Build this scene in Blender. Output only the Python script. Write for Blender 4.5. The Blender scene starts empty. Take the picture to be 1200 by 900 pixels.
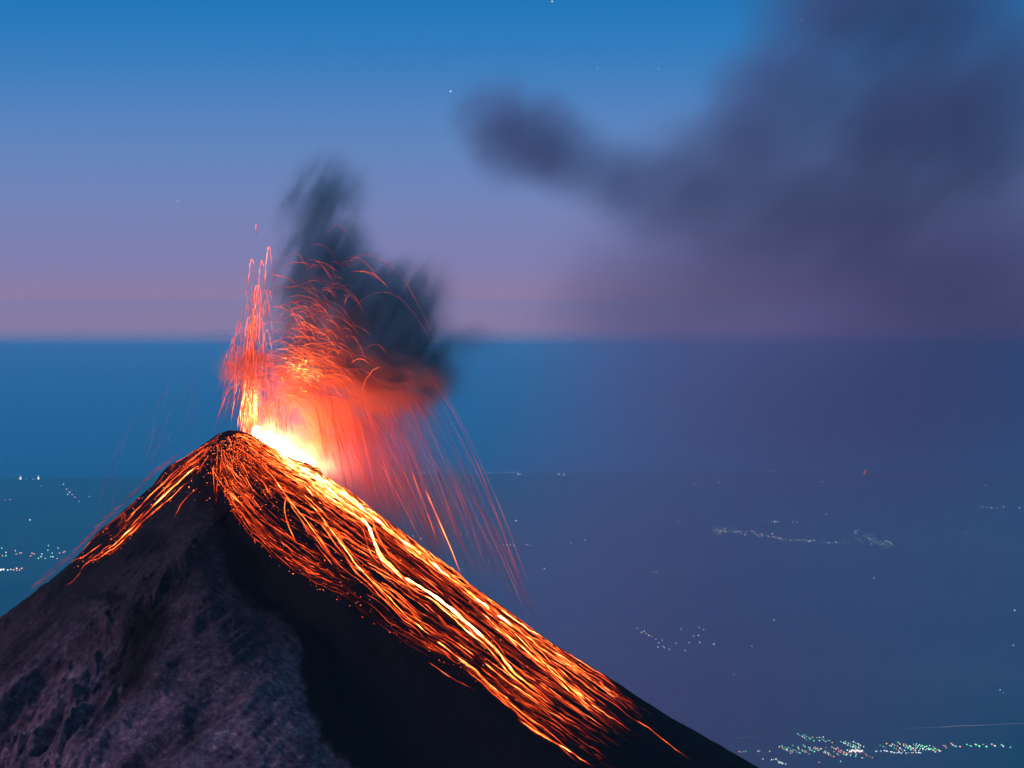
import bpy, bmesh, math, random
import numpy as np
from mathutils import Vector, Matrix

rng = np.random.default_rng(7)
random.seed(7)
scene = bpy.context.scene
col = scene.collection

# ------------------------------------------------------------------ camera, sky, sun, exposure
CAMZ = 3850.0
FPX = 600.0 / math.tan(math.radians(12.0))        # focal length in pixels of a 1200 wide picture
PITCH = math.radians(1.76)
cam_d = bpy.data.cameras.new("camera")
cam_d.sensor_width = 36.0
cam_d.lens = 18.0 / math.tan(math.radians(12.0))
cam_d.clip_start = 1.0
cam_d.clip_end = 2.0e6
cam = bpy.data.objects.new("camera", cam_d)
col.objects.link(cam)
cam.location = (0, 0, CAMZ)
cam.rotation_euler = (math.pi / 2 - PITCH, 0, 0)
scene.camera = cam

scene.view_settings.view_transform = 'Standard'
scene.view_settings.look = 'None'
scene.view_settings.exposure = 0.0
scene.view_settings.gamma = 1.0
cy = scene.cycles
cy.use_denoising = True
try:
    cy.denoiser = 'OPENIMAGEDENOISE'
except Exception:
    pass
cy.max_bounces = 4
cy.diffuse_bounces = 2
cy.glossy_bounces = 2
cy.transparent_max_bounces = 8
cy.volume_bounces = 2
cy.volume_max_steps = 256
cy.sample_clamp_indirect = 4.0
cy.use_light_tree = True
cy.adaptive_threshold = 0.02

SUN_EL, SUN_AZ = math.radians(17), math.radians(-122)     # twilight glow behind the camera, on its left
world = bpy.data.worlds.new("World")
scene.world = world
world.use_nodes = True
wn, wl = world.node_tree.nodes, world.node_tree.links
wn.clear()
def N(nt, kind, **kw):
    n = nt.nodes.new(kind)
    for k, v in kw.items():
        setattr(n, k, v)
    return n
W = world.node_tree
w_out = N(W, 'ShaderNodeOutputWorld')
w_tc = N(W, 'ShaderNodeTexCoord')
w_sep = N(W, 'ShaderNodeSeparateXYZ')
wl.new(w_tc.outputs['Generated'], w_sep.inputs[0])
def ramp(nt, stops, interp='LINEAR'):
    r = N(nt, 'ShaderNodeValToRGB')
    r.color_ramp.interpolation = interp
    e = r.color_ramp.elements
    while len(e) < len(stops):
        e.new(0.5)
    for k, (p, c) in enumerate(stops):
        e[k].position = p
        e[k].color = (c[0], c[1], c[2], 1)
    return r
w_mr = N(W, 'ShaderNodeMapRange')
w_mr.inputs['From Min'].default_value = -0.02
w_mr.inputs['From Max'].default_value = 0.18
wl.new(w_sep.outputs['Z'], w_mr.inputs['Value'])
SKY = [(0.00, (0.42, 0.18, 0.22)),
       (0.03, (0.42, 0.18, 0.22)),
       (0.10, (0.36, 0.185, 0.26)),
       (0.125, (0.32, 0.195, 0.32)),
       (0.15, (0.27, 0.20, 0.37)),
       (0.20, (0.215, 0.20, 0.425)),
       (0.35, (0.15, 0.23, 0.49)),
       (0.50, (0.08, 0.22, 0.52)),
       (0.62, (0.025, 0.19, 0.50)),
       (0.73, (0.004, 0.18, 0.49)),
       (1.00, (0.002, 0.15, 0.43))]
w_r1 = ramp(W, SKY, 'B_SPLINE')
wl.new(w_mr.outputs[0], w_r1.inputs[0])
w_mr2 = N(W, 'ShaderNodeMapRange')
w_mr2.inputs['From Min'].default_value = 0.16
w_mr2.inputs['From Max'].default_value = 1.0
wl.new(w_sep.outputs['Z'], w_mr2.inputs['Value'])
w_r2 = ramp(W, [(0, (0.002, 0.15, 0.43)), (0.12, (0.03, 0.22, 0.50)), (0.4, (0.09, 0.28, 0.58)), (1, (0.10, 0.28, 0.56))])
wl.new(w_mr2.outputs[0], w_r2.inputs[0])
w_gt = N(W, 'ShaderNodeMath', operation='GREATER_THAN')
wl.new(w_sep.outputs['Z'], w_gt.inputs[0]); w_gt.inputs[1].default_value = 0.17
w_mix = N(W, 'ShaderNodeMixRGB')
wl.new(w_gt.outputs[0], w_mix.inputs[0]); wl.new(w_r1.outputs[0], w_mix.inputs[1]); wl.new(w_r2.outputs[0], w_mix.inputs[2])
w_bg = N(W, 'ShaderNodeBackground'); w_bg.inputs['Strength'].default_value = 1.0
wl.new(w_mix.outputs[0], w_bg.inputs['Color'])
w_sky = N(W, 'ShaderNodeTexSky'); w_sky.sky_type = 'NISHITA'; w_sky.sun_disc = False
w_sky.sun_elevation = math.radians(0.0); w_sky.sun_rotation = SUN_AZ; w_sky.altitude = 3800
w_bg2 = N(W, 'ShaderNodeBackground'); w_bg2.inputs['Strength'].default_value = 0.01
wl.new(w_sky.outputs[0], w_bg2.inputs['Color'])
w_add = N(W, 'ShaderNodeAddShader')
wl.new(w_bg.outputs[0], w_add.inputs[0]); wl.new(w_bg2.outputs[0], w_add.inputs[1])
wl.new(w_add.outputs[0], w_out.inputs['Surface'])

sun_d = bpy.data.lights.new("sun", 'SUN')
sun_d.energy = 2.0
sun_d.angle = math.radians(12)
sun_d.color = (0.92, 0.54, 0.86)
sun = bpy.data.objects.new("sun", sun_d)
col.objects.link(sun)
# direction towards the glow: azimuth measured clockwise from +Y
sd = Vector((math.sin(SUN_AZ) * math.cos(SUN_EL), math.cos(SUN_AZ) * math.cos(SUN_EL), math.sin(SUN_EL)))
sun.rotation_euler = sd.to_track_quat('Z', 'Y').to_euler()

# ------------------------------------------------------------------ helpers
def ray(u, v):
    x = (np.asarray(u, float) - 600.0) / FPX
    s = (np.asarray(v, float) - 450.0) / FPX
    ca, sa = math.cos(PITCH), math.sin(PITCH)
    return x, ca - s * sa, -sa - s * ca
def at(u, v, Y):
    """world point seen in direction (u, v) at the distance Y"""
    x, y, z = ray(u, v)
    k = Y / y
    return np.stack([x * k, y * k + 0 * x, CAMZ + z * k], -1)
def at_ground(u, v, z0=0.0):
    x, y, z = ray(u, v)
    k = (z0 - CAMZ) / z
    return np.stack([x * k, y * k, CAMZ + z * k], -1)
def tag(o, label=None, cat=None, group=None, kind=None):
    for k, v in (('label', label), ('category', cat), ('group', group), ('kind', kind)):
        if v:
            o[k] = v
    return o
def mesh_np(name, V, F, mat, smooth=True, attrs=None):
    """V (n,3), F list of same-length faces (m,k)"""
    V = np.asarray(V, np.float32); F = np.asarray(F, np.int32)
    me = bpy.data.meshes.new(name)
    me.vertices.add(len(V)); me.vertices.foreach_set('co', V.ravel())
    k = F.shape[1]
    me.loops.add(F.size); me.loops.foreach_set('vertex_index', F.ravel())
    me.polygons.add(len(F))
    me.polygons.foreach_set('loop_start', np.arange(0, F.size, k, dtype=np.int32))
    me.polygons.foreach_set('use_smooth', np.full(len(F), smooth))
    me.update(calc_edges=True)
    for nm, val in (attrs or {}).items():
        a = me.attributes.new(nm, 'FLOAT', 'POINT')
        a.data.foreach_set('value', np.asarray(val, np.float32))
    me.materials.append(mat)
    o = bpy.data.objects.new(name, me)
    col.objects.link(o)
    return o

def _hash(ix, iy, seed):
    h = (ix.astype(np.int64) * 374761393 + iy.astype(np.int64) * 668265263 + seed * 1442695041) & 0xFFFFFFFF
    h = ((h ^ (h >> 13)) * 1274126177) & 0xFFFFFFFF
    h = h ^ (h >> 16)
    return (h & 0xFFFF) / 65535.0
def vnoise(x, y, seed=0):
    x = np.asarray(x, float); y = np.asarray(y, float)
    ix = np.floor(x); iy = np.floor(y)
    fx = x - ix; fy = y - iy
    fx = fx * fx * fx * (fx * (fx * 6 - 15) + 10); fy = fy * fy * fy * (fy * (fy * 6 - 15) + 10)
    a = _hash(ix, iy, seed); b = _hash(ix + 1, iy, seed); c = _hash(ix, iy + 1, seed); d = _hash(ix + 1, iy + 1, seed)
    return ((a + (b - a) * fx) * (1 - fy) + (c + (d - c) * fx) * fy) * 2 - 1
def fbm(x, y, oct=4, seed=0, gain=0.5):
    s = 0; a = 1.0; t = 0
    for k in range(oct):
        c, sn = math.cos(k * 1.1), math.sin(k * 1.1)
        s = s + a * vnoise((x * c - y * sn) * 2 ** k, (x * sn + y * c) * 2 ** k, seed + 17 * k)
        t += a; a *= gain
    return s / t
def ridged(x, y, oct=4, seed=0):
    s = 0; a = 1.0; t = 0
    for k in range(oct):
        c, sn = math.cos(k * 0.9), math.sin(k * 0.9)
        s = s + a * (1 - np.abs(vnoise((x * c - y * sn) * 2 ** k, (x * sn + y * c) * 2 ** k, seed + 31 * k)) * 2)
        t += a; a *= 0.5
    return s / t
def sstep(a, b, x):
    t = np.clip((x - a) / (b - a), 0, 1)
    return t * t * (3 - 2 * t)

def new_mat(name):
    m = bpy.data.materials.new(name)
    m.use_nodes = True
    m.node_tree.nodes.clear()
    return m, m.node_tree

# ------------------------------------------------------------------ volcano height field
SUM = at(268, 504, 3000.0)                         # the summit
PX = 3000.0 / FPX                                  # metres per pixel there
SX, SY, SZ = float(SUM[0]), 3000.0, float(SUM[2])
RP = np.array([(0, 0), (10, 0.5), (19, 1.8), (29, 5.3), (52, 19.9), (75, 33.9), (92, 39.6), (104, 45.3), (114, 56.9), (139, 71.3), (179, 103.1), (215, 131.1),
               (265, 167.8), (289, 189.3), (332, 218.6), (379, 254.7), (465, 309.0), (532, 354.0), (615, 402.0), (760, 492), (1000, 630), (2000, 1150),
               (4000, 1950), (7000, 2850), (9500, 3560)], float) * PX
LP = np.array([(0, 0), (13, 5), (31, 17.4), (51, 31.7), (68, 40.3), (78, 48.7), (88, 63.6), (113, 84.8), (133, 102.7), (156, 121.8), (173, 142.8), (193, 162.9),
               (211, 177.6), (231, 194.3), (244, 203.5), (268, 224.2), (330, 272), (500, 398), (760, 570), (1200, 830), (2000, 1250), (4000, 2000),
               (7000, 2880), (9500, 3560)], float) * PX
FP = np.array([(0, 0), (12, 1), (30, 10), (60, 32), (120, 76), (200, 132), (300, 200), (400, 268), (500, 335), (650, 430), (900, 580), (1400, 860),
               (2000, 1170), (4000, 1960), (7000, 2860), (9500, 3560)], float) * PX
SPINE_R = np.array([0, 60, 110, 160, 230, 330, 420, 520, 640, 760])
SPINE_T = np.radians(np.array([-18, -17, -14, -7, -2, 4, 9, 10, 10, 11]))
RIB_T = np.radians(np.array([-18, -8, 3, 12, 21, 29, 36, 41, 45, 47]))
def wrap(a):
    return (a + math.pi) % (2 * math.pi) - math.pi
def H_smooth(x, y):
    dx, dy = x - SX, y - SY
    r = np.hypot(dx, dy)
    th = np.arctan2(dx, -dy)                       # 0 towards the camera, + to the right
    s = np.sin(th); c = np.cos(th)
    wr = sstep(0.0, 1.0, s); wl_ = sstep(0.0, 1.0, -s); wf = 1 - wr - wl_
    f = wr * np.interp(r, RP[:, 0], RP[:, 1]) + wl_ * np.interp(r, LP[:, 0], LP[:, 1]) + wf * np.interp(r, FP[:, 0], FP[:, 1])
    z = SZ - f
    front = sstep(0.1, 0.5, c)
    amp = sstep(40, 420, r) * (1 - sstep(1500, 4000, r))
    ts = np.interp(r, SPINE_R, SPINE_T); tr = np.interp(r, SPINE_R, RIB_T)
    left = sstep(-0.75, 0.0, th - ts) * (th < ts)
    w = np.clip((th - ts) / np.maximum(tr - ts, 0.05), 0, 1)
    right = np.where(th >= ts, np.where(th <= tr, 1 - 1.55 * np.sin(np.minimum(w * 1.0, 1) * math.pi / 2) ** 1.2, -0.55 * (1 - sstep(0, 0.35, th - tr))), 0)
    z = z + front * amp * 34 * (left + right)
    # a second, lower rib on the left flank
    z = z + front * sstep(120, 380, r) * (1 - sstep(1500, 4000, r)) * 16 * np.exp(-((th + 0.42 + 0.0003 * r) / 0.11) ** 2)
    # crater bowl behind the crest
    bx, by = x - (SX + 52), y - (SY + 52)
    z = z - 26 * np.exp(-(bx * bx + by * by) / (30.0 ** 2))
    return z
def H_full(x, y):
    dx, dy = x - SX, y - SY
    r = np.hypot(dx, dy); th = np.arctan2(dx, -dy)
    z = H_smooth(x, y)
    g = sstep(20, 260, r)
    z = z + g * (4.0 * fbm(th * 9, r / 260, 4, 3) + (0.4 + 2.0 * sstep(0.5, 0.9, -th)) * ridged(th * 24, r / 300, 3, 5) * sstep(150, 500, r))
    rock = sstep(0.02, 0.35, -th) * sstep(260, 430, r - 70 * fbm(th * 4, r / 120, 2, 9)) * (1 - sstep(1200, 2400, r))
    z = z + rock * 26 * (ridged(th * 16 + 0.01 * r, r / 75, 4, 21) - 0.2)
    fr = sstep(0.1, 0.45, np.cos(th)) * (1 - sstep(900, 1500, r)) * sstep(110, 260, r)
    e = dx - np.interp(SZ - z, BND[:, 1], BND[:, 0])          # across the edge of the old grey slope; negative on it
    z = z - fr * 17 * sstep(3, 34, e) * (1 - sstep(70, 190, e))
    dz = z - SZ
    q = 0.61 * dx - 0.79 * dz; p = 0.79 * dx + 0.61 * dz      # gullies of the left face run down towards the left
    lw = fr * sstep(5, 60, -e)
    z = z + lw * (9.0 * ridged(q / 30, p / 190, 4, 5) + 1.6 * fbm(q / 7 + 0.8 * fbm(q / 25, p / 25, 2, 18), p / 16, 4, 15, 0.6) + 3.0 * fbm(q / 11, p / 48, 4, 12, 0.6))
    for (poly, A, wl, wr2) in RIDGES:
        best = np.full(np.shape(dx), 1e9); sgn = np.ones(np.shape(dx))
        for k in range(len(poly) - 1):
            (ax, az), (bx2, bz) = poly[k], poly[k + 1]
            lx, lz = bx2 - ax, bz - az
            t = np.clip(((dx - ax) * lx + (dz - az) * lz) / (lx * lx + lz * lz), 0, 1)
            ex, ez = dx - ax - t * lx, dz - az - t * lz
            dd = np.hypot(ex, ez); m = dd < best
            best = np.where(m, dd, best); sgn = np.where(m, np.sign(lx * ez - lz * ex), sgn)
        best = best + 5 * fbm(dx / 16, dz / 16, 3, 33)
        z = z + fr * A * np.where(sgn > 0, np.exp(-(np.maximum(best, 0) / wr2) ** 2), np.exp(-(np.maximum(best, 0) / wl) ** 2))
    z = z + (0.7 + 0.5 * g + 0.9 * lw) * fbm(x / 11, y / 11, 4, 40, 0.6) + rock * 4.5 * fbm(x / 13, y / 13, 3, 44)
    z = z + 0.8 * ridged(x / 22, y / 22, 3, 61) * sstep(6, 40, r) * sstep(0.2, 0.9, np.sin(th))
    return z

# ground hit map
GU = np.arange(-24, 1000, 4.0); GV = np.arange(496, 960, 4.0)
gu, gv = np.meshgrid(GU, GV)
rx, ry, rz = ray(gu, gv)
bestY = np.full(gu.shape, np.nan); gap = np.full(gu.shape, 1e9); gapY = np.full(gu.shape, 3000.0)
for Y in np.arange(1900, 3300, 6.0):
    k = Y / ry
    d = CAMZ + rz * k - H_smooth(rx * k, Y + 0 * rx)
    new = (d < 0) & np.isnan(bestY)
    if Y > 1900: bestY[new] = (Y - 6 + 6 * dprev / np.maximum(dprev - d, 1e-6))[new]
    dprev = d
    m = (d < gap) & np.isnan(bestY)
    gap[m] = d[m]; gapY[m] = Y
hitY = np.where(np.isnan(bestY), gapY, bestY)
def face_xz(pts):
    pts = np.asarray(pts, float); o = []
    for u, v in pts:
        i = int(round((u - GU[0]) / 4)); j = int(round((v - GV[0]) / 4))
        P = at(u, v, hitY[min(max(j, 0), len(GV) - 1), min(max(i, 0), len(GU) - 1)])
        o.append((P[0] - SX, P[2] - SZ))
    return np.array(o)
BND = face_xz([(250, 520), (238, 545), (243, 570), (255, 610), (262, 640), (265, 685), (285, 705), (310, 717), (330, 727), (347, 745), (356, 770), (354, 800), (357, 830), (378, 868), (402, 892), (425, 920), (450, 950)])
BND[:, 1] *= -1
# (crest line, height, width on its left, width on its right)
RIDGES = [(face_xz([(250, 622), (225, 652), (200, 682), (165, 720), (128, 757), (100, 800), (85, 850)]), 17, 34, 9),
          (face_xz([(118, 750), (85, 778), (50, 802), (10, 838)]), 13, 22, 8),
          (face_xz([(120, 655), (80, 682), (45, 702), (10, 728)]), 9, 16, 8),
          (face_xz([(190, 800), (150, 850), (110, 900)]), 12, 20, 9),
          (face_xz([(215, 845), (180, 870), (140, 905)]), 10, 24, 9)]
def on_slope(u, v, lift=0.4):
    u = np.asarray(u, float); v = np.asarray(v, float)
    a = np.clip((u - GU[0]) / 4, 0, len(GU) - 1.001); b = np.clip((v - GV[0]) / 4, 0, len(GV) - 1.001)
    i = a.astype(int); j = b.astype(int); fa = a - i; fb = b - j
    Y = (hitY[j, i] * (1 - fa) + hitY[j, i + 1] * fa) * (1 - fb) + (hitY[j + 1, i] * (1 - fa) + hitY[j + 1, i + 1] * fa) * fb
    P = at(u, v, Y)
    P[..., 2] = H_full(P[..., 0], P[..., 1]) + lift
    return P

# ------------------------------------------------------------------ volcano mesh and rock material
m_rock, nt = new_mat("volcanic_ash_rock")
out = N(nt, 'ShaderNodeOutputMaterial'); bs = N(nt, 'ShaderNodeBsdfPrincipled')
bs.inputs['Roughness'].default_value = 0.95
bs.inputs['Specular IOR Level'].default_value = 0.1
geo = N(nt, 'ShaderNodeNewGeometry')
at_a = N(nt, 'ShaderNodeAttribute', attribute_name='pale'); at_b = N(nt, 'ShaderNodeAttribute', attribute_name='ochre')
n1 = N(nt, 'ShaderNodeTexNoise'); n1.inputs['Scale'].default_value = 0.13; n1.inputs['Detail'].default_value = 7; n1.inputs['Roughness'].default_value = 0.72
nt.links.new(geo.outputs['Position'], n1.inputs['Vector'])
n2 = N(nt, 'ShaderNodeTexNoise'); n2.inputs['Scale'].default_value = 0.03; n2.inputs['Detail'].default_value = 5
nt.links.new(geo.outputs['Position'], n2.inputs['Vector'])
r1 = ramp(nt, [(0.32, (0.045, 0.032, 0.042)), (0.48, (0.12, 0.085, 0.105)), (0.59, (0.20, 0.14, 0.16)), (0.72, (0.46, 0.34, 0.36))])
nt.links.new(n1.outputs['Fac'], r1.inputs[0])
r2 = ramp(nt, [(0.35, (0.55, 0.55, 0.6)), (0.65, (1.15, 1.05, 1.0))])
nt.links.new(n2.outputs['Fac'], r2.inputs[0])
mul = N(nt, 'ShaderNodeMixRGB', blend_type='MULTIPLY'); mul.inputs[0].default_value = 1
nt.links.new(r1.outputs[0], mul.inputs[1]); nt.links.new(r2.outputs[0], mul.inputs[2])
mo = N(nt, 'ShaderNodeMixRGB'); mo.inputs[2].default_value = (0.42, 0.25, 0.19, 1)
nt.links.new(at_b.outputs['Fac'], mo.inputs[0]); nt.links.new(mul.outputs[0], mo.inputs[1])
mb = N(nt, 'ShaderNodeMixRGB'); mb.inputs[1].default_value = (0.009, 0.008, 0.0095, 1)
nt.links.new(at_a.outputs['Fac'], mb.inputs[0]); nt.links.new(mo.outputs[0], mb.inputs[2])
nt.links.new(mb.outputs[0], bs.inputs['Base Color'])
bp = N(nt, 'ShaderNodeBump'); bp.inputs['Strength'].default_value = 0.9; bp.inputs['Distance'].default_value = 4.0
nt.links.new(n1.outputs['Fac'], bp.inputs['Height']); nt.links.new(bp.outputs[0], bs.inputs['Normal'])
nt.links.new(bs.outputs[0], out.inputs['Surface'])

th_f = np.radians(np.arange(-112, 112.01, 0.18)); th_b = np.radians(np.arange(115, 247.9, 2.0))
TH = np.concatenate([th_f, th_b])
R = [0.6]
while R[-1] < 9400:
    R.append(R[-1] + (1.7 if R[-1] < 790 else min(260, 1.7 + (R[-1] - 790) * 0.06)))
R = np.array(R)
tt, rr = np.meshgrid(TH, R)
vx = SX + rr * np.sin(tt); vy = SY - rr * np.cos(tt)
vz = H_full(vx, vy)
nth, nr = len(TH), len(R)
top = np.array([[SX, SY, float(H_full(np.array([SX]), np.array([SY]))[0])]])
V = np.concatenate([np.stack([vx.ravel(), vy.ravel(), vz.ravel()], -1), top])
i0 = np.arange(nth); i1 = (i0 + 1) % nth
F = []
for j in range(nr - 1):
    F.append(np.stack([j * nth + i0, (j + 1) * nth + i0, (j + 1) * nth + i1, j * nth + i1], -1))
F = np.concatenate(F)
cap = np.stack([np.full(nth, len(V) - 1), i0, i1, np.full(nth, len(V) - 1)], -1)
# ash and painted shade masks, fixed to the mountain (distance from summit and bearing)
th_, r_ = np.arctan2(V[:, 0] - SX, -(V[:, 1] - SY)), np.hypot(V[:, 0] - SX, V[:, 1] - SY)
ts_ = np.interp(r_, SPINE_R, SPINE_T)
X_, Z_ = V[:, 0] - SX, V[:, 2] - SZ
e_ = X_ - np.interp(-Z_, BND[:, 1], BND[:, 0])
q_ = 0.61 * X_ - 0.79 * Z_; p_ = 0.79 * X_ + 0.61 * Z_
pale = 1 - sstep(-5, 5, e_ + 11 * fbm(X_ / 14, Z_ / 14, 5, 71, 0.65))  # pale ash ends here; the hump's shade edge is painted in with it
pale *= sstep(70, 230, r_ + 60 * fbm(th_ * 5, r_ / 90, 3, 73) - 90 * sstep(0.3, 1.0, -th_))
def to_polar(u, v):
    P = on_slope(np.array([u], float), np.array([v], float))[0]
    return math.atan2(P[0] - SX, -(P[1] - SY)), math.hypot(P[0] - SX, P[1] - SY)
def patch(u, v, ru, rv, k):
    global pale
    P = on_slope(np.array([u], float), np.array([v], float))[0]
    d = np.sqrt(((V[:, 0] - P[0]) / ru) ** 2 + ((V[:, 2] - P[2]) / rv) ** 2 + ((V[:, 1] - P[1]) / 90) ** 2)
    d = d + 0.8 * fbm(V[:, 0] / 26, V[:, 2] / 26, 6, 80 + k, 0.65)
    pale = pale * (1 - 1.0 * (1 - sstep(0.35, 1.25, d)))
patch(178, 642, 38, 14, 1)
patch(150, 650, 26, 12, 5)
patch(175, 735, 30, 30, 2)  # shaded side of the first ridge, painted dark into the rock colour
patch(158, 782, 26, 36, 3)  # lower part of the same painted ridge shade
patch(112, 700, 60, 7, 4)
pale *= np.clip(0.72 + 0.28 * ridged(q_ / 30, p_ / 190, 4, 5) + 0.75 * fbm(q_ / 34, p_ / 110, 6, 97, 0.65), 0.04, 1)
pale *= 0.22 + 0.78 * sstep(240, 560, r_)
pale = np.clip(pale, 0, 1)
ochre = np.clip(sstep(0.05, 0.5, fbm(V[:, 0] / 60, V[:, 2] / 60, 3, 95)) * sstep(330, 480, r_) * sstep(0.15, 0.4, -th_), 0, 1) * 0.7
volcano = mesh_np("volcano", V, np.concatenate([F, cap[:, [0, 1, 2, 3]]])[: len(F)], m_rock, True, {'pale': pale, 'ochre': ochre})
tag(volcano, "black ash covered volcanic cone with lava running from its summit", "volcano", None, 'structure')
# close the tiny hole at the very tip
tip = volcano.data
bm = bmesh.new(); bm.from_mesh(tip); bm.verts.ensure_lookup_table()
for k in range(nth):
    bm.faces.new((bm.verts[len(V) - 1], bm.verts[k], bm.verts[(k + 1) % nth]))
bm.to_mesh(tip); bm.free()

# ------------------------------------------------------------------ land and sea
m_land, nt = new_mat("dusky_lowland")
out = N(nt, 'ShaderNodeOutputMaterial'); bs = N(nt, 'ShaderNodeBsdfPrincipled'); bs.inputs['Roughness'].default_value = 1.0
bs.inputs['Specular IOR Level'].default_value = 0.0
geo = N(nt, 'ShaderNodeNewGeometry')
n1 = N(nt, 'ShaderNodeTexNoise'); n1.inputs['Scale'].default_value = 0.00022; n1.inputs['Detail'].default_value = 7; n1.inputs['Roughness'].default_value = 0.6
nt.links.new(geo.outputs['Position'], n1.inputs['Vector'])
r1 = ramp(nt, [(0.36, (0.022, 0.040, 0.045)), (0.5, (0.042, 0.062, 0.062)), (0.64, (0.085, 0.092, 0.075))])
nt.links.new(n1.outputs['Fac'], r1.inputs[0]); nt.links.new(r1.outputs[0], bs.inputs['Base Color'])
nt.links.new(bs.outputs[0], out.inputs['Surface'])
RH = 260000.0
ang = np.linspace(0, 2 * math.pi, 241)[:-1]
rad = np.array([0.0, 8000, 20000, 35000, 50000, 70000, 110000, 170000, RH])
LV = [(0, 0, 0)]
for r in rad[1:]:
    LV += [(r * math.sin(a), r * math.cos(a), 0) for a in ang]
LF = []
for j in range(len(rad) - 2):
    for i in range(240):
        a = 1 + j * 240 + i; b = 1 + j * 240 + (i + 1) % 240
        LF.append((a, a + 240, b + 240, b))
bmf = bmesh.new()
bv = [bmf.verts.new(p) for p in LV]
for f in LF: bmf.faces.new([bv[k] for k in f])
for i in range(240): bmf.faces.new((bv[0], bv[1 + i], bv[1 + (i + 1) % 240]))
me = bpy.data.meshes.new("land"); bmf.to_mesh(me); bmf.free(); me.materials.append(m_land)
land = bpy.data.objects.new("land", me); col.objects.link(land); tag(land, kind='structure')

m_sea, nt = new_mat("deep_sea_water")
out = N(nt, 'ShaderNodeOutputMaterial'); bs = N(nt, 'ShaderNodeBsdfPrincipled')
bs.inputs['Base Color'].default_value = (0.02, 0.20, 0.33, 1); bs.inputs['Roughness'].default_value = 0.9
bs.inputs['Specular IOR Level'].default_value = 0.05
nt.links.new(bs.outputs[0], out.inputs['Surface'])
CV = [(-400, 563), (-100, 562), (0, 561.3), (200, 559.5), (420, 557), (600, 555), (760, 554), (900, 553.3), (1200, 551.5), (1600, 549)]
cu = np.linspace(-400, 1600, 401)
cv = np.interp(cu, [p[0] for p in CV], [p[1] for p in CV]) + 0.35 * fbm(cu / 60, cu * 0, 3, 5)
CP = at_ground(cu, cv, 6.0)
SVt = []; SF = []
for k, p in enumerate(CP):
    a = math.atan2(p[0], p[1]); r0 = math.hypot(p[0], p[1])
    for r in np.geomspace(r0, RH + 10, 12):
        SVt.append((r * math.sin(a), r * math.cos(a), 6.0))
for k in range(len(CP) - 1):
    for j in range(11):
        SF.append((k * 12 + j, (k + 1) * 12 + j, (k + 1) * 12 + j + 1, k * 12 + j + 1))
sea = mesh_np("sea", SVt, [f[::-1] for f in SF], m_sea, False); tag(sea, kind='structure')

# ------------------------------------------------------------------ haze
m_haze, nt = new_mat("air")
out = N(nt, 'ShaderNodeOutputMaterial'); pv = N(nt, 'ShaderNodeVolumePrincipled')
pv.inputs['Color'].default_value = (0.42, 0.82, 0.95, 1); pv.inputs['Density'].default_value = 2.4e-6
nt.links.new(pv.outputs[0], out.inputs['Volume'])
B = 300000.0; zb, zt = -2.0, 4700.0
hv = [(x, y, z) for z in (zb, zt) for x, y in ((-B, -B), (B, -B), (B, B), (-B, B))]
hf = [(3, 2, 1, 0), (4, 5, 6, 7), (0, 1, 5, 4), (1, 2, 6, 5), (2, 3, 7, 6), (3, 0, 4, 7)]
haze = mesh_np("haze", hv, hf, m_haze, False); tag(haze, kind='stuff')

m_mist, nt = new_mat("low_mist")
out = N(nt, 'ShaderNodeOutputMaterial'); pv = N(nt, 'ShaderNodeVolumePrincipled')
pv.inputs['Color'].default_value = (0.040, 0.50, 0.60, 1); pv.inputs['Density'].default_value = 1.3e-4
nt.links.new(pv.outputs[0], out.inputs['Volume'])
B = 262000.0
for k, (z0, z1, den, lab) in enumerate(((-1.0, 220.0, 3.0e-4, "low bluish mist lying over the lowland and the sea"), (221.0, 600.0, 4.5e-5, "thin mist above the low bluish mist"),
                                        (601.0, 1200.0, 1.5e-5, "thinner mist in the middle of the lower air"), (1201.0, 1900.0, 6.0e-6, "thinnest mist fading out towards the clear air"))):
    mk = m_mist if k == 0 else m_mist.copy()
    mk.node_tree.nodes['Principled Volume'].inputs['Density'].default_value = den
    mv = [(x, y, z) for z in (z0, z1) for x, y in ((-B, -B), (B, -B), (B, B), (-B, B))]
    tag(mesh_np("valley_mist", mv, hf, mk, False), lab, "mist", None, 'stuff')

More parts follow.
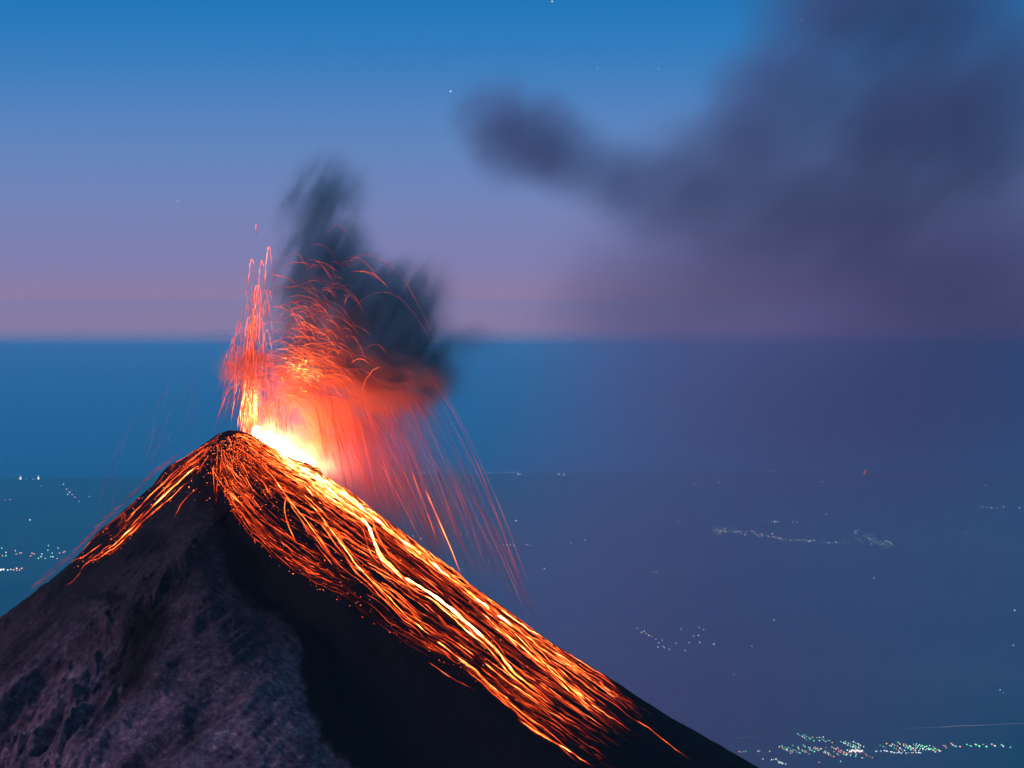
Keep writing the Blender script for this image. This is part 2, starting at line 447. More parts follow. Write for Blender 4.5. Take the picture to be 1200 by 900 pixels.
# ------------------------------------------------------------------ smoke
def smoke(name, blobs, density, color, noise_scale, stretch, contrast=(0.35, 0.7), warp=0.0, rot=0.0, step=0.35, aniso=0.0, voxel=None, emit=None, detail=4, hull=1.08, falloff=1.6):
    """blobs: (u, v, depth, ru, rv in pixels, rdepth in metres, weight): soft ellipsoids of ash in the air"""
    B_ = []
    for (u, v, Y, ru, rv, rd, w) in blobs:
        s = Y / FPX
        B_.append((at(np.float64(u), np.float64(v), Y), (ru * s, rd, rv * s), w))
    m, nt = new_mat(name + "_ash")
    L = nt.links
    out = N(nt, 'ShaderNodeOutputMaterial'); pv = N(nt, 'ShaderNodeVolumePrincipled')
    pv.inputs['Color'].default_value = (*color, 1); pv.inputs['Anisotropy'].default_value = aniso
    geo = N(nt, 'ShaderNodeNewGeometry')
    C0 = np.mean([b[0] for b in B_], 0)
    mp = N(nt, 'ShaderNodeMapping', vector_type='TEXTURE'); mp.inputs['Rotation'].default_value = (0, rot, 0)
    mp.inputs['Location'].default_value = C0; mp.inputs['Scale'].default_value = stretch
    L.new(geo.outputs['Position'], mp.inputs['Vector'])
    no = N(nt, 'ShaderNodeTexNoise'); no.inputs['Scale'].default_value = noise_scale; no.inputs['Detail'].default_value = detail
    no.inputs['Roughness'].default_value = 0.55
    L.new(mp.outputs[0], no.inputs['Vector'])
    pos = geo.outputs['Position']
    if warp:
        vs = N(nt, 'ShaderNodeVectorMath', operation='SUBTRACT'); vs.inputs[1].default_value = (0.5, 0.5, 0.5)
        L.new(no.outputs['Color'], vs.inputs[0])
        vm = N(nt, 'ShaderNodeVectorMath', operation='MULTIPLY_ADD'); vm.inputs[1].default_value = (warp, warp, warp)
        L.new(vs.outputs[0], vm.inputs[0]); L.new(pos, vm.inputs[2])
        pos = vm.outputs[0]
    acc = None
    for c, r, w in B_:
        a = N(nt, 'ShaderNodeVectorMath', operation='MULTIPLY_ADD')
        a.inputs[1].default_value = (1 / r[0], 1 / r[1], 1 / r[2]); a.inputs[2].default_value = (-c[0] / r[0], -c[1] / r[1], -c[2] / r[2])
        L.new(pos, a.inputs[0])
        d = N(nt, 'ShaderNodeVectorMath', operation='DOT_PRODUCT'); L.new(a.outputs[0], d.inputs[0]); L.new(a.outputs[0], d.inputs[1])
        s = N(nt, 'ShaderNodeMath', operation='SUBTRACT'); s.use_clamp = True; s.inputs[0].default_value = 1.0; L.new(d.outputs['Value'], s.inputs[1])
        p = N(nt, 'ShaderNodeMath', operation='POWER'); p.inputs[1].default_value = falloff; L.new(s.outputs[0], p.inputs[0])
        q = N(nt, 'ShaderNodeMath', operation='MULTIPLY_ADD'); q.inputs[1].default_value = w; L.new(p.outputs[0], q.inputs[0])
        if acc is None: q.inputs[2].default_value = 0.0
        else: L.new(acc, q.inputs[2])
        acc = q.outputs[0]
    mr = N(nt, 'ShaderNodeMapRange', interpolation_type='SMOOTHSTEP')
    mr.inputs['From Min'].default_value, mr.inputs['From Max'].default_value = contrast
    L.new(no.outputs['Fac'], mr.inputs['Value'])
    mu = N(nt, 'ShaderNodeMath', operation='MULTIPLY'); L.new(acc, mu.inputs[0]); L.new(mr.outputs[0], mu.inputs[1])
    dn = N(nt, 'ShaderNodeMath', operation='MULTIPLY'); dn.inputs[1].default_value = density; L.new(mu.outputs[0], dn.inputs[0])
    L.new(dn.outputs[0], pv.inputs['Density'])
    if emit:
        pv.inputs['Emission Color'].default_value = (*emit[0], 1)
        em = N(nt, 'ShaderNodeMath', operation='MULTIPLY'); em.inputs[1].default_value = emit[1]; L.new(mu.outputs[0], em.inputs[0])
        L.new(em.outputs[0], pv.inputs['Emission Strength'])
    L.new(pv.outputs[0], out.inputs['Volume'])
    m.cycles.volume_step_rate = step
    m.cycles.emission_sampling = 'NONE'
    bm = bmesh.new()
    for c, r, w in B_:
        mat4 = Matrix.Translation(Vector(c)) @ Matrix.Diagonal((r[0] * hull, r[1] * hull, r[2] * hull, 1))
        bmesh.ops.create_icosphere(bm, subdivisions=3, radius=1, matrix=mat4)
    me = bpy.data.meshes.new(name); bm.to_mesh(me); bm.free()
    o = bpy.data.objects.new(name, me); col.objects.link(o)
    md = o.modifiers.new("union", 'REMESH'); md.mode = 'VOXEL'
    md.voxel_size = voxel or min(min(r) for c, r, w in B_) / 4
    dg = bpy.context.evaluated_depsgraph_get()
    me2 = bpy.data.meshes.new_from_object(o.evaluated_get(dg))
    o.modifiers.clear(); o.data = me2; me2.name = name
    me2.materials.clear(); me2.materials.append(m)
    return o

D0 = 3040.0
plume = smoke("ash_plume", [
    (378, 258, D0, 70, 80, 60, .6), (388, 308, D0, 74, 72, 70, .8), (408, 350, D0, 90, 70, 85, 1.0), (455, 355, D0, 92, 70, 80, .7),
    (466, 392, D0, 88, 56, 75, 1.0), (430, 416, D0 - 10, 102, 50, 90, 1.1), (478, 436, D0, 80, 50, 80, .8), (388, 220, D0, 66, 56, 55, .35),
    (535, 400, D0, 80, 34, 60, .3), (348, 340, D0, 46, 76, 50, .6), (352, 400, D0, 52, 50, 50, .7), (395, 405, D0, 70, 50, 60, .8), (492, 335, D0, 62, 56, 50, .3), (505, 440, D0, 70, 50, 60, .25),
    ], 0.105, (0.20, 0.36, 0.41), 0.034, (0.7, 0.7, 2.0), (0.30, 0.74), 42, 0.5, detail=6, hull=1.28, falloff=2.5)
tag(plume, "dark ash plume boiling up above the lava fountain at the summit", "smoke plume")
ring = smoke("smoke_collar", [
    (303, 430, D0 - 30, 60, 27, 50, 1.0), (282, 428, D0 - 30, 36, 22, 35, .4), (340, 442, D0 - 30, 54, 30, 45, .9), (330, 478, D0 + 25, 64, 40, 45, .35),
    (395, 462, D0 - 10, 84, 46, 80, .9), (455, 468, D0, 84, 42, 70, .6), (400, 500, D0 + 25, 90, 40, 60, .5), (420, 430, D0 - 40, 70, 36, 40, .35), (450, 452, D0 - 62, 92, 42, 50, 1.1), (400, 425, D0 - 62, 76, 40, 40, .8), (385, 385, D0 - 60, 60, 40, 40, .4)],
    0.10, (0.72, 0.30, 0.22), 0.040, (1.6, 1.1, 0.8), (0.40, 0.70), 26, 0.3, detail=6, hull=1.2, falloff=1.9)  # redder than the plume: the lava's light is partly put into this colour
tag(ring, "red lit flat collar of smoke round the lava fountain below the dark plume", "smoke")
curtain = smoke("falling_ash", [
    (405, 520, D0 + 30, 80, 66, 60, 1.0), (440, 560, D0 + 30, 80, 90, 70, .8), (490, 600, D0 + 40, 95, 95, 70, .45), (540, 640, D0 + 40, 100, 90, 60, .2), (450, 500, D0 + 20, 90, 60, 70, .6)],
    0.016, (0.88, 0.26, 0.13), 0.012, (0.6, 0.8, 2.2), (0.15, 0.75), 0, 0.35, 0.4)  # red of the lava light is partly put into the ash colour
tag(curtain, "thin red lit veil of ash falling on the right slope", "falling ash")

cloud = smoke("ash_cloud", [
    (576, 150, 4200, 56, 70, 160, 1.25), (606, 178, 4200, 76, 54, 160, .5), (655, 172, 4200, 70, 66, 180, 1.1), (712, 208, 4200, 90, 62, 200, .85), (770, 235, 4200, 105, 62, 240, .75), (615, 150, 4200, 90, 60, 160, .35), (840, 185, 4200, 105, 75, 260, .75),
    (905, 115, 4200, 105, 85, 260, .7), (960, 50, 4200, 110, 90, 280, .5), (900, 230, 4200, 160, 90, 300, .4), (1010, 170, 4200, 180, 130, 380, .6), (1130, 100, 4200, 190, 160, 380, .85), (960, 290, 4200, 230, 110, 380, .4),
    (1150, 270, 4200, 190, 180, 380, .5), (760, 330, 4200, 160, 110, 300, .25), (1040, -10, 4200, 200, 100, 300, .8)],
    0.0094, (0.25, 0.29, 0.41), 0.0058, (2.0, 1.0, 0.75), (0.10, 0.86), 120, -0.75, 0.4, detail=6, hull=1.2, falloff=1.5)
tag(cloud, "broad dark ash cloud drifting across the upper right sky", "ash cloud")
veil = smoke("smoke_veil", [
    (1070, 400, 5000, 500, 230, 700, 2.0), (760, 520, 5000, 260, 230, 600, .6), (1000, 640, 5000, 480, 330, 700, .75), (680, 760, 5000, 300, 300, 600, .75), (860, 860, 5000, 330, 180, 600, .8)],
    0.0019, (0.40, 0.37, 0.53), 0.0022, (1.6, 1.0, 1.0), (-0.4, 1.1), 0, 0, 0.8, detail=2)
tag(veil, "thin violet veil of smoke hanging over the lowland right of the volcano", "smoke", None, 'stuff')

# ------------------------------------------------------------------ lava
def lava_mat(name, gain, sampling='AUTO', hottest=(1.0, 0.45, 0.15)):
    m, nt = new_mat(name)
    out = N(nt, 'ShaderNodeOutputMaterial'); em = N(nt, 'ShaderNodeEmission')
    a = N(nt, 'ShaderNodeAttribute', attribute_name='hotness')
    r = ramp(nt, [(0.0, (0.30, 0.010, 0.002)), (0.35, (1.0, 0.075, 0.012)), (0.65, (1.0, 0.20, 0.035)), (1.0, hottest)])
    nt.links.new(a.outputs['Fac'], r.inputs[0]); nt.links.new(r.outputs[0], em.inputs['Color'])
    p = N(nt, 'ShaderNodeMath', operation='POWER'); p.inputs[1].default_value = 2.0
    nt.links.new(a.outputs['Fac'], p.inputs[0])
    q = N(nt, 'ShaderNodeMath', operation='MULTIPLY_ADD'); q.inputs[1].default_value = gain; q.inputs[2].default_value = 0.12
    nt.links.new(p.outputs[0], q.inputs[0]); nt.links.new(q.outputs[0], em.inputs['Strength'])
    nt.links.new(em.outputs[0], out.inputs['Surface'])
    m.cycles.emission_sampling = sampling
    return m
m_flow = lava_mat("molten_lava_flow", 16.0, 'FRONT')
m_arc = lava_mat("lava_spatter_and_trails", 14.0, 'NONE')

def tube(P, rad, heat, k=5):
    """vertices, quads and heat of one tapered strand through the points P"""
    P = np.asarray(P, float); n = len(P)
    T = np.gradient(P, axis=0); T /= np.maximum(np.linalg.norm(T, axis=1, keepdims=True), 1e-6)
    up = np.array([0.0, -1.0, 0.0])
    A = np.cross(T, up); A /= np.maximum(np.linalg.norm(A, axis=1, keepdims=True), 1e-6)
    Bv = np.cross(T, A)
    a = np.arange(k) * 2 * math.pi / k
    V = P[:, None, :] + rad[:, None, None] * (np.cos(a)[None, :, None] * A[:, None, :] + np.sin(a)[None, :, None] * Bv[:, None, :])
    V = V.reshape(-1, 3)
    j = np.arange(n - 1)[:, None] * k; i = np.arange(k)[None, :]; i2 = (i + 1) % k
    F = np.stack([(j + i), (j + i2), (j + k + i2), (j + k + i)], -1).reshape(-1, 4)
    return V, F, np.repeat(heat, k)
class Strands:
    def __init__(s): s.V = []; s.F = []; s.H = []; s.n = 0
    def add(s, P, rad, heat, k=4):
        V, F, h = tube(P, rad, heat, k)
        s.V.append(V); s.F.append(F + s.n); s.H.append(h); s.n += len(V)
    def build(s, name, mat):
        return mesh_np(name, np.concatenate(s.V), np.concatenate(s.F), mat, True, {'hotness': np.concatenate(s.H)})
def one(name, P, rad, heat, mat, label, cat, group, k=6):
    V, F, h = tube(P, rad, heat, k)
    c = V.mean(0) * 0 + P[0]
    o = mesh_np(name, V - c, F, mat, True, {'hotness': h}); o.location = c
    return tag(o, label, cat, group)
def resample(pts, step=2.5):
    pts = np.asarray(pts, float)
    d = np.concatenate([[0], np.cumsum(np.hypot(*np.diff(pts, axis=0).T))])
    n = max(4, int(d[-1] / step))
    s = np.linspace(0, d[-1], n)
    # smooth
    u = np.interp(s, d, pts[:, 0]); v = np.interp(s, d, pts[:, 1])
    for _ in range(2):
        u[1:-1] = (u[:-2] + 2 * u[1:-1] + u[2:]) / 4; v[1:-1] = (v[:-2] + 2 * v[1:-1] + v[2:]) / 4
    return u, v, s
UL = [(276, 508), (297, 513), (320, 527), (343, 540), (372, 551), (385, 561), (409, 577), (443, 602), (480, 631), (530, 668), (556, 689), (600, 720), (648, 755), (700, 789), (738, 818), (770, 842)]
LL = [(248, 553), (268, 592), (290, 618), (318, 640), (345, 658), (375, 675), (405, 692), (440, 716), (480, 744), (520, 772), (560, 800), (600, 828), (640, 854), (670, 876), (700, 897), (725, 915)]
def band(a, t, s):
    A, B2 = a
    A = np.asarray(A, float); B2 = np.asarray(B2, float)
    ta = np.linspace(0, 1, len(A)); tb = np.linspace(0, 1, len(B2))
    ua, va = np.interp(t, ta, A[:, 0]), np.interp(t, ta, A[:, 1])
    ub, vb = np.interp(t, tb, B2[:, 0]), np.interp(t, tb, B2[:, 1])
    return ua + (ub - ua) * s, va + (vb - va) * s
RIGHT = (UL, LL)
LEFT = ([(262, 507), (237, 522), (200, 547), (180, 567), (155, 590), (135, 608), (112, 628), (95, 647), (75, 665)],
        [(244, 535), (234, 552), (222, 563), (200, 585), (178, 606), (160, 624), (142, 640), (120, 656), (98, 676)])
fine = Strands()
def stream(u, v, w, h0, big=None, fade=True, seed=0, dim=1.0):
    """one run of lava down the slope through pixels u, v; w half width in metres"""
    n = len(u)
    P = on_slope(u, v, 0.35); w = w * 0.88
    s = np.linspace(0, 1, n)
    env = sstep(0, 0.08, s) * (1 - sstep(0.72, 1.0, s)) if fade else sstep(0, 0.03, s) * (1 - sstep(0.9, 1, s))
    wob = 0.75 + 0.45 * vnoise(s * n / 3.1 + seed * 7.3, s * 0 + seed, 3) + 0.2 * vnoise(s * n / 1.1, s * 0 + seed, 4)
    rad = np.maximum(w * (0.25 + 0.75 * env) * wob, 0.10)
    heat = np.clip(h0 * (0.35 + 0.65 * env) * (0.85 + 0.35 * vnoise(s * n / 5.0, s * 0 + seed * 3.7, 8)), 0.02, 1)
    brk = sstep(-0.5, 0.05, vnoise(s * n / 6.0 + seed * 1.7, s * 0 + seed * 0.31, 61) + (0.25 if big else 0.0) + (h0 - 0.5) * 0.5)
    rad = np.maximum(rad * (0.25 + 0.75 * brk), 0.08); heat = np.clip(heat * (0.22 + 0.78 * brk), 0.02, 1)
    if big is None:
        fine.add(P, rad, heat)
    else:
        one("lava_stream", P, rad, heat, m_flow, *big)
def jitter(u, v, amp, seed):
    n = len(u); t = np.arange(n)
    e = amp * sstep(0, 4, t) 
    return u + e * vnoise(t / 9.0, t * 0 + seed, 51) + 0.12 * e * vnoise(t / 3.0, t * 0 + seed, 52), v + e * vnoise(t / 9.0, t * 0 + seed + 99, 53) + 0.12 * e * vnoise(t / 3.0, t * 0 + seed, 54)

GR = "lava streams running down the right flank"
GLF = "lava streams running down the left flank"
MAIN = [
    ([(300, 513), (345, 545), (385, 569), (420, 594), (460, 625), (500, 655), (545, 690), (590, 726), (640, 762), (668, 786)], 3.2, 1.0, "broad white-hot lava stream hugging the right skyline ridge", 6),
    ([(330, 533), (372, 562), (405, 590), (430, 612), (440, 640), (452, 657), (480, 680), (510, 700), (545, 730), (575, 757), (602, 790), (650, 828)], 2.8, 1.0, "bright yellow lava stream bending down the middle of the right flank", 6),
    ([(350, 575), (375, 600), (395, 625), (420, 660), (450, 690), (490, 725), (530, 762), (575, 803), (625, 845), (690, 897)], 1.7, 0.72, "long orange lava stream low across the right flank to the picture bottom", 4),
    ([(560, 715), (610, 757), (650, 790), (690, 825), (738, 858)], 1.6, 0.72, "orange lava stream ending farthest down beside the dark lower right ridge", 4),
    ([(246, 545), (262, 572), (285, 592), (305, 612), (322, 628)], 0.9, 0.55, "thin red lava stream at the inner left edge of the right flank", 1),
    ([(290, 604), (302, 618), (312, 627), (325, 636)], 0.9, 0.55, "short isolated orange lava stream over the black gully below the summit", 0),
    ([(336, 580), (333, 596), (338, 612), (345, 626), (352, 632)], 1.1, 0.55, "short hooked lava stream alone in the dark pocket below the summit", 0),
    ([(305, 540), (336, 580), (368, 618), (398, 655), (438, 690)], 1.2, 0.66, "orange lava stream curving above the dark pocket of the right flank", 3),
    ([(608, 844), (650, 872), (697, 899)], 1.2, 0.68, "orange lava stream lowest on the right flank at the bottom edge", 2),
    ([(502, 767), (530, 790), (556, 810)], 0.6, 0.42, "faint red lava stream along the lower edge of the right flank", 0),
    ([(743, 844), (758, 851), (772, 862), (790, 876), (808, 889)], 0.7, 0.5, "faint detached lava streak beyond the end of the right flank flow", 0),
    ([(695, 797), (715, 812), (743, 830)], 0.35, 0.25, "very faint red lava thread near the lower right skyline", 0),
    ([(520, 668), (560, 702), (600, 740), (650, 790), (705, 845)], 1.6, 0.72, "orange lava stream just below the white-hot ridge stream", 3),
    ([(515, 735), (560, 772), (600, 803), (645, 834), (692, 866)], 1.2, 0.62, "orange lava stream filling the lower right flank above the lowest streams", 3),
    ([(560, 745), (600, 780), (640, 810), (680, 838), (712, 862)], 1.1, 0.60, "orange lava stream between the middle and ridge streams of the lower right flank", 3),
    ([(540, 780), (580, 812), (620, 848), (665, 885)], 0.9, 0.5, "dim red lava stream just above the lowest right flank stream", 2),
]
sd_ = 0
for pts, w, h, lab, extra in MAIN:
    u, v, s = resample(pts)
    uu, vv = jitter(u, v, 0.7, sd_)
    stream(uu, vv, w * (0.75 if h == 1.0 else 0.45), h, (lab, "lava stream", GR), seed=sd_)
    sd_ += 1
    for k in range(extra * 3):                 # braids beside a wide stream, each a stream of its own
        a = random.random() * 0.65; b = min(1, a + 0.15 + random.random() * 0.4)
        i0_, i1_ = int(a * len(u)), max(int(a * len(u)) + 6, int(b * len(u)))
        off = random.gauss(0, 1) * (1.6 + w * 1.0)
        uu, vv = jitter(u[i0_:i1_] - off * 0.5, v[i0_:i1_] + off, 1.2, sd_)
        if len(uu) > 5:
            stream(uu, vv, w * random.uniform(0.12, 0.36), h * random.uniform(0.35, 0.95), ("narrow lava braid running beside one of the bright right flank streams", "lava stream", GR), seed=sd_)
        sd_ += 1
LMAIN = [
    ([(232, 545), (218, 557), (200, 574), (170, 602), (145, 628), (120, 650), (108, 656)], 1.5, 0.72, "bright orange lava stream down the middle of the left flank", 4),
    ([(244, 524), (215, 545), (190, 567), (160, 597), (145, 612), (146, 600), (140, 620)], 1.0, 0.6, "orange lava stream near the left skyline", 3),
    ([(160, 620), (140, 638), (120, 656), (98, 667), (92, 676)], 1.0, 0.62, "hooked lava stream ending lowest on the left flank", 1),
    ([(120, 640), (100, 655), (75, 668)], 0.9, 0.55, "short lava stream at the lower left skyline", 1),
    ([(166, 617), (150, 630), (135, 644), (127, 652)], 0.7, 0.45, "thin red lava stream inside the left flank flow", 0),
    ([(233, 571), (222, 580), (212, 592), (203, 610)], 0.6, 0.4, "faint red lava thread apart from the left flank flow", 0),
    ([(95, 676), (86, 684), (77, 690)], 0.35, 0.3, "faintest red lava thread below the left flank flow", 0),
]
for pts, w, h, lab, extra in LMAIN:
    u, v, s = resample(pts)
    uu, vv = jitter(u, v, 0.8, sd_)
    stream(uu, vv, w * 0.5, h * 0.92, (lab, "lava stream", GLF), seed=sd_); sd_ += 1
    for k in range(extra):
        a = random.random() * 0.4; b = min(1, a + 0.3 + random.random() * 0.5)
        i0_, i1_ = int(a * len(u)), max(int(a * len(u)) + 6, int(b * len(u)))
        off = random.uniform(-1, 1) * 6
        uu, vv = jitter(u[i0_:i1_] + off * 0.6, v[i0_:i1_] + off, 1.2, sd_)
        if len(uu) > 5:
            stream(uu, vv, w * 0.28, h * 0.75, ("narrow lava braid running beside the left flank streams", "lava stream", GLF), seed=sd_)
        sd_ += 1
# countable middling streams on the right, then the fine web that nobody could count
def clump(u, v):
    """how much lava runs through this part of the slope"""
    return fbm(u / 60 - v / 75, u / 260 + v / 220, 3, 200)
for k in range(1050):
    t0 = random.random() ** 1.15 * 0.9
    s0 = random.random() ** 1.25
    ln = random.uniform(0.04, 0.26) * (1.0 if t0 < 0.5 else 0.85)
    if t0 + ln > 1.0 - 0.10 * random.random(): continue
    n = max(6, int(ln * 720 / 2.5))
    t = np.linspace(t0, t0 + ln, n)
    sdrift = s0 + np.linspace(0, random.uniform(-0.05, 0.07), n)
    u, v = band(RIGHT, t, np.clip(sdrift, 0.0, 1))
    c = clump(u.mean(), v.mean())
    hot = 0.31 + 0.16 * (s0 < 0.18) - 0.36 * s0 + 0.26 * math.exp(-((t0 - 0.33) / 0.2) ** 2) * (s0 < 0.6) + 1.0 * c + 0.16 * random.uniform(-1, 1)
    if t0 > 0.6: hot -= 0.25 * (t0 - 0.6)
    if math.hypot((u.mean() - 352) / 34, (v.mean() - 612) / 26) < 1 and random.random() < 0.8: continue
    if hot < 0.05 or (s0 > 0.45 and c < 0.1 and random.random() < 0.72): continue
    uu, vv = jitter(u, v, 1.0, sd_)
    big = None
    wdt = (0.08 + 0.46 * random.random() ** 2) * (0.6 + max(0, hot))
    if k < 130:
        wdt *= 1.7
        big = ("short lava stream in the web of orange streams on the right flank", "lava stream", GR)
    stream(uu, vv, wdt, np.clip(0.12 + hot * 0.75, 0.12, 0.95), big, seed=sd_); sd_ += 1
for k in range(520):                           # thin threads between the streams of the lower right flank
    t0 = random.uniform(0.42, 0.93); s0 = random.random() ** 0.85
    ln = random.uniform(0.03, 0.13); n = max(6, int(ln * 720 / 2.5)); t = np.linspace(t0, min(1, t0 + ln), n)
    u, v = band(RIGHT, t, np.clip(s0 + np.linspace(0, random.uniform(-0.03, 0.05), n), 0, 1))
    c = clump(u.mean() * 1.3, v.mean() * 1.3)
    if c < -0.10 or t0 + ln > 0.86 + 0.16 * random.random(): continue
    uu, vv = jitter(u, v, 0.9, sd_)
    stream(uu, vv, random.uniform(0.10, 0.34), np.clip(0.24 + 0.55 * c + random.uniform(-.12, .18) - .25 * sstep(.7, 1., t0), .08, .75), None, seed=sd_); sd_ += 1
for k in range(115):
    t0 = random.random() * 0.75; s0 = random.random(); ln = random.uniform(0.06, 0.25)
    n = max(6, int(ln * 260 / 2.5)); t = np.linspace(t0, min(1, t0 + ln), n)
    u, v = band(LEFT, t, np.clip(s0 + np.linspace(0, random.uniform(-0.2, 0.2), n), 0, 1))
    hot = 0.25 + 0.6 * fbm(np.array([u.mean() / 25]), np.array([v.mean() / 25]), 2, 301)[0]
    if hot < 0.1: continue
    uu, vv = jitter(u, v, 1.0, sd_)
    stream(uu, vv, random.uniform(0.2, 0.55), np.clip(0.12 + 0.6 * hot, .1, .7), None, seed=sd_); sd_ += 1
# the fan below the summit
for k in range(130):
    a = random.uniform(-1, 1)
    u0 = 275 + a * 30 + random.uniform(-5, 5); v0 = 508 + abs(a) * 14 + random.random() * 42
    ln = random.uniform(10, 42); n = max(6, int(ln / 2.2))
    dirx = (u0 - 262) / 70 + random.uniform(-0.1, 0.15)
    q = np.linspace(0, 1, n)
    u = u0 + dirx * ln * q + 2 * q * q; v = v0 + ln * q * 0.9
    if v0 > 520 and u0 < 250: continue
    uu, vv = jitter(u, v, 1.6, sd_)
    stream(uu, vv, random.uniform(0.15, 0.45), random.uniform(0.12, 0.55), None, seed=sd_); sd_ += 1
fo = fine.build("lava_rivulets", m_flow)
tag(fo, "web of fine glowing lava rivulets spread over both upper flanks", "lava", None, 'stuff')

# glowing boulders lying and rolling on the slope
bmv = []; bmf_ = []; bmh = []; nb = 0
OCT = np.array([(1, 0, 0), (0, 1, 0), (-1, 0, 0), (0, -1, 0), (0, 0, 1), (0, 0, -1)], float)
OF = np.array([(0, 1, 4), (1, 2, 4), (2, 3, 4), (3, 0, 4), (1, 0, 5), (2, 1, 5), (3, 2, 5), (0, 3, 5)])
for k in range(1500):
    q = random.random()
    if q < 0.45:
        a = random.gauss(0, 1); u = 280 + a * 24; v = 507 + abs(random.gauss(0, 1)) * 30 + abs(a) * 8
    elif q < 0.88:
        t = random.random() ** 1.5 * 0.8; u, v = band(RIGHT, t, min(1.08, random.random() ** 0.7 * 1.05))
    else:
        t = random.random(); u, v = band(LEFT, t, random.random() * 1.1)
    P = on_slope(np.array([float(u)]), np.array([float(v)]), 0.3)[0]
    r = random.uniform(0.25, 0.6)
    bmv.append(P + OCT * r * np.array([random.uniform(.7, 1.4), random.uniform(.7, 1.4), random.uniform(.7, 1.2)])); bmf_.append(OF + nb); nb += 6
    bmh.append(np.full(6, random.uniform(0.2, 0.62)))
bo = mesh_np("glowing_boulders", np.concatenate(bmv), np.concatenate(bmf_), m_arc, False, {'hotness': np.concatenate(bmh)})
tag(bo, "scattered glowing lava boulders dotting the upper slopes", "lava rocks", None, 'stuff')

# ---- the fountain, its jets and the spatter's light trails, built as solid glowing strands
VENT = at(322, 520, SY + 45)
m_core = lava_mat("white_hot_lava", 320.0, 'FRONT', (1.0, 0.22, 0.055))
bm = bmesh.new()
for (u, v, dy, ru, rv, rd) in ((312, 515, 40, 8, 8, 9), (323, 521, 40, 9, 8, 9), (335, 529, 40, 9, 7, 9), (347, 536, 40, 9, 7, 9), (360, 543, 40, 10, 6, 9), (300, 507, 35, 4, 7, 5)):
    c = at(np.float64(u), np.float64(v), SY + dy)
    bmesh.ops.create_icosphere(bm, subdivisions=4, radius=1, matrix=Matrix.Translation(Vector(c)) @ Matrix.Diagonal((ru * PX, rd, rv * PX, 1)))
for vtx in bm.verts:
    k = 1 + 0.22 * math.sin(vtx.co.x * .9 + vtx.co.z * .35) * math.cos(vtx.co.y * .7) + random.uniform(-.04, .04)
    vtx.co.z += (k - 1) * 9
me = bpy.data.meshes.new("molten_core"); bm.to_mesh(me); bm.free(); me.materials.append(m_core)
a_ = me.attributes.new('hotness', 'FLOAT', 'POINT'); a_.data.foreach_set('value', np.full(len(me.vertices), 1.0, np.float32))
for p in me.polygons: p.use_smooth = True
fountain = bpy.data.objects.new("lava_fountain", None); col.objects.link(fountain)
fountain.location = VENT
core = bpy.data.objects.new("molten_core", me); col.objects.link(core)
core.parent = fountain; core.matrix_parent_inverse = Matrix.Translation(-Vector(VENT))
tag(fountain, "white-hot lava fountain bursting from the vent behind the summit crest", "lava fountain")
glow = smoke("vent_glow", [(312, 510, D0 + 8, 26, 24, 26, 1.6), (330, 520, D0 + 8, 28, 20, 26, 1.7), (350, 533, D0 + 8, 30, 18, 26, 1.6), (374, 548, D0 + 8, 32, 16, 26, 1.0),
             (330, 520, D0 + 10, 56, 44, 45, .22), (375, 545, D0 + 10, 60, 40, 40, .2), (296, 480, D0, 16, 60, 18, .8), (356, 438, D0 - 40, 30, 22, 20, .35)],
             0.004, (0.7, 0.5, 0.4), 0.06, (0.6, 0.8, 1.6), (0.2, 0.75), 14, 0.3, 0.4, emit=((1.0, 0.40, 0.19), 0.10), hull=1.2, falloff=1.8)  # bloom and lava-lit steam round the vent, put in as the volume's own emission
glow.parent = fountain; glow.matrix_parent_inverse = Matrix.Translation(-Vector(VENT))

spray = Strands()
G = 9.8 / PX          # pixels per second squared
def arc_px(au, av, vx_, t0, t1, dy=0.0, vy_=0.0, n=None, wob=0.5, seed=0):
    """ballistic path through its apex (au, av): from t0 to t1 seconds"""
    n = n or max(8, int(abs(t1 - t0) * 9))
    t = np.linspace(t0, t1, n)
    u = au + vx_ * t + wob * vnoise(t * 2.3, t * 0 + seed, 81); v = av + 0.5 * G * t * t + wob * vnoise(t * 2.3, t * 0 + seed, 82)
    Y = SY + 30 + dy + vy_ * t
    return at(u, v, Y), t
def arc(au, av, vx_, t0, t1, w, h, big=None, dy=0, vy_=0, tail=0.3, head=0.15):
    global sd_
    P, t = arc_px(au, av, vx_, t0, t1, dy, vy_, seed=sd_)
    s = np.linspace(0, 1, len(t))
    env = sstep(0, head, s) * (1 - sstep(1 - tail, 1, s))
    rad = np.maximum(w * (0.3 + 0.7 * env) * (0.8 + 0.35 * vnoise(t * 5, t * 0 + sd_, 83)), 0.05)
    heat = np.clip(h * (0.25 + 0.75 * env) * (0.9 + 0.25 * vnoise(t * 3, t * 0 + sd_, 84)), 0.01, 1)
    sd_ += 1
    if big is None: spray.add(P, rad, heat, 3)
    else: one("lava_trail", P, rad, heat, m_arc, *big, k=5)
GA = "light trails of thrown lava"
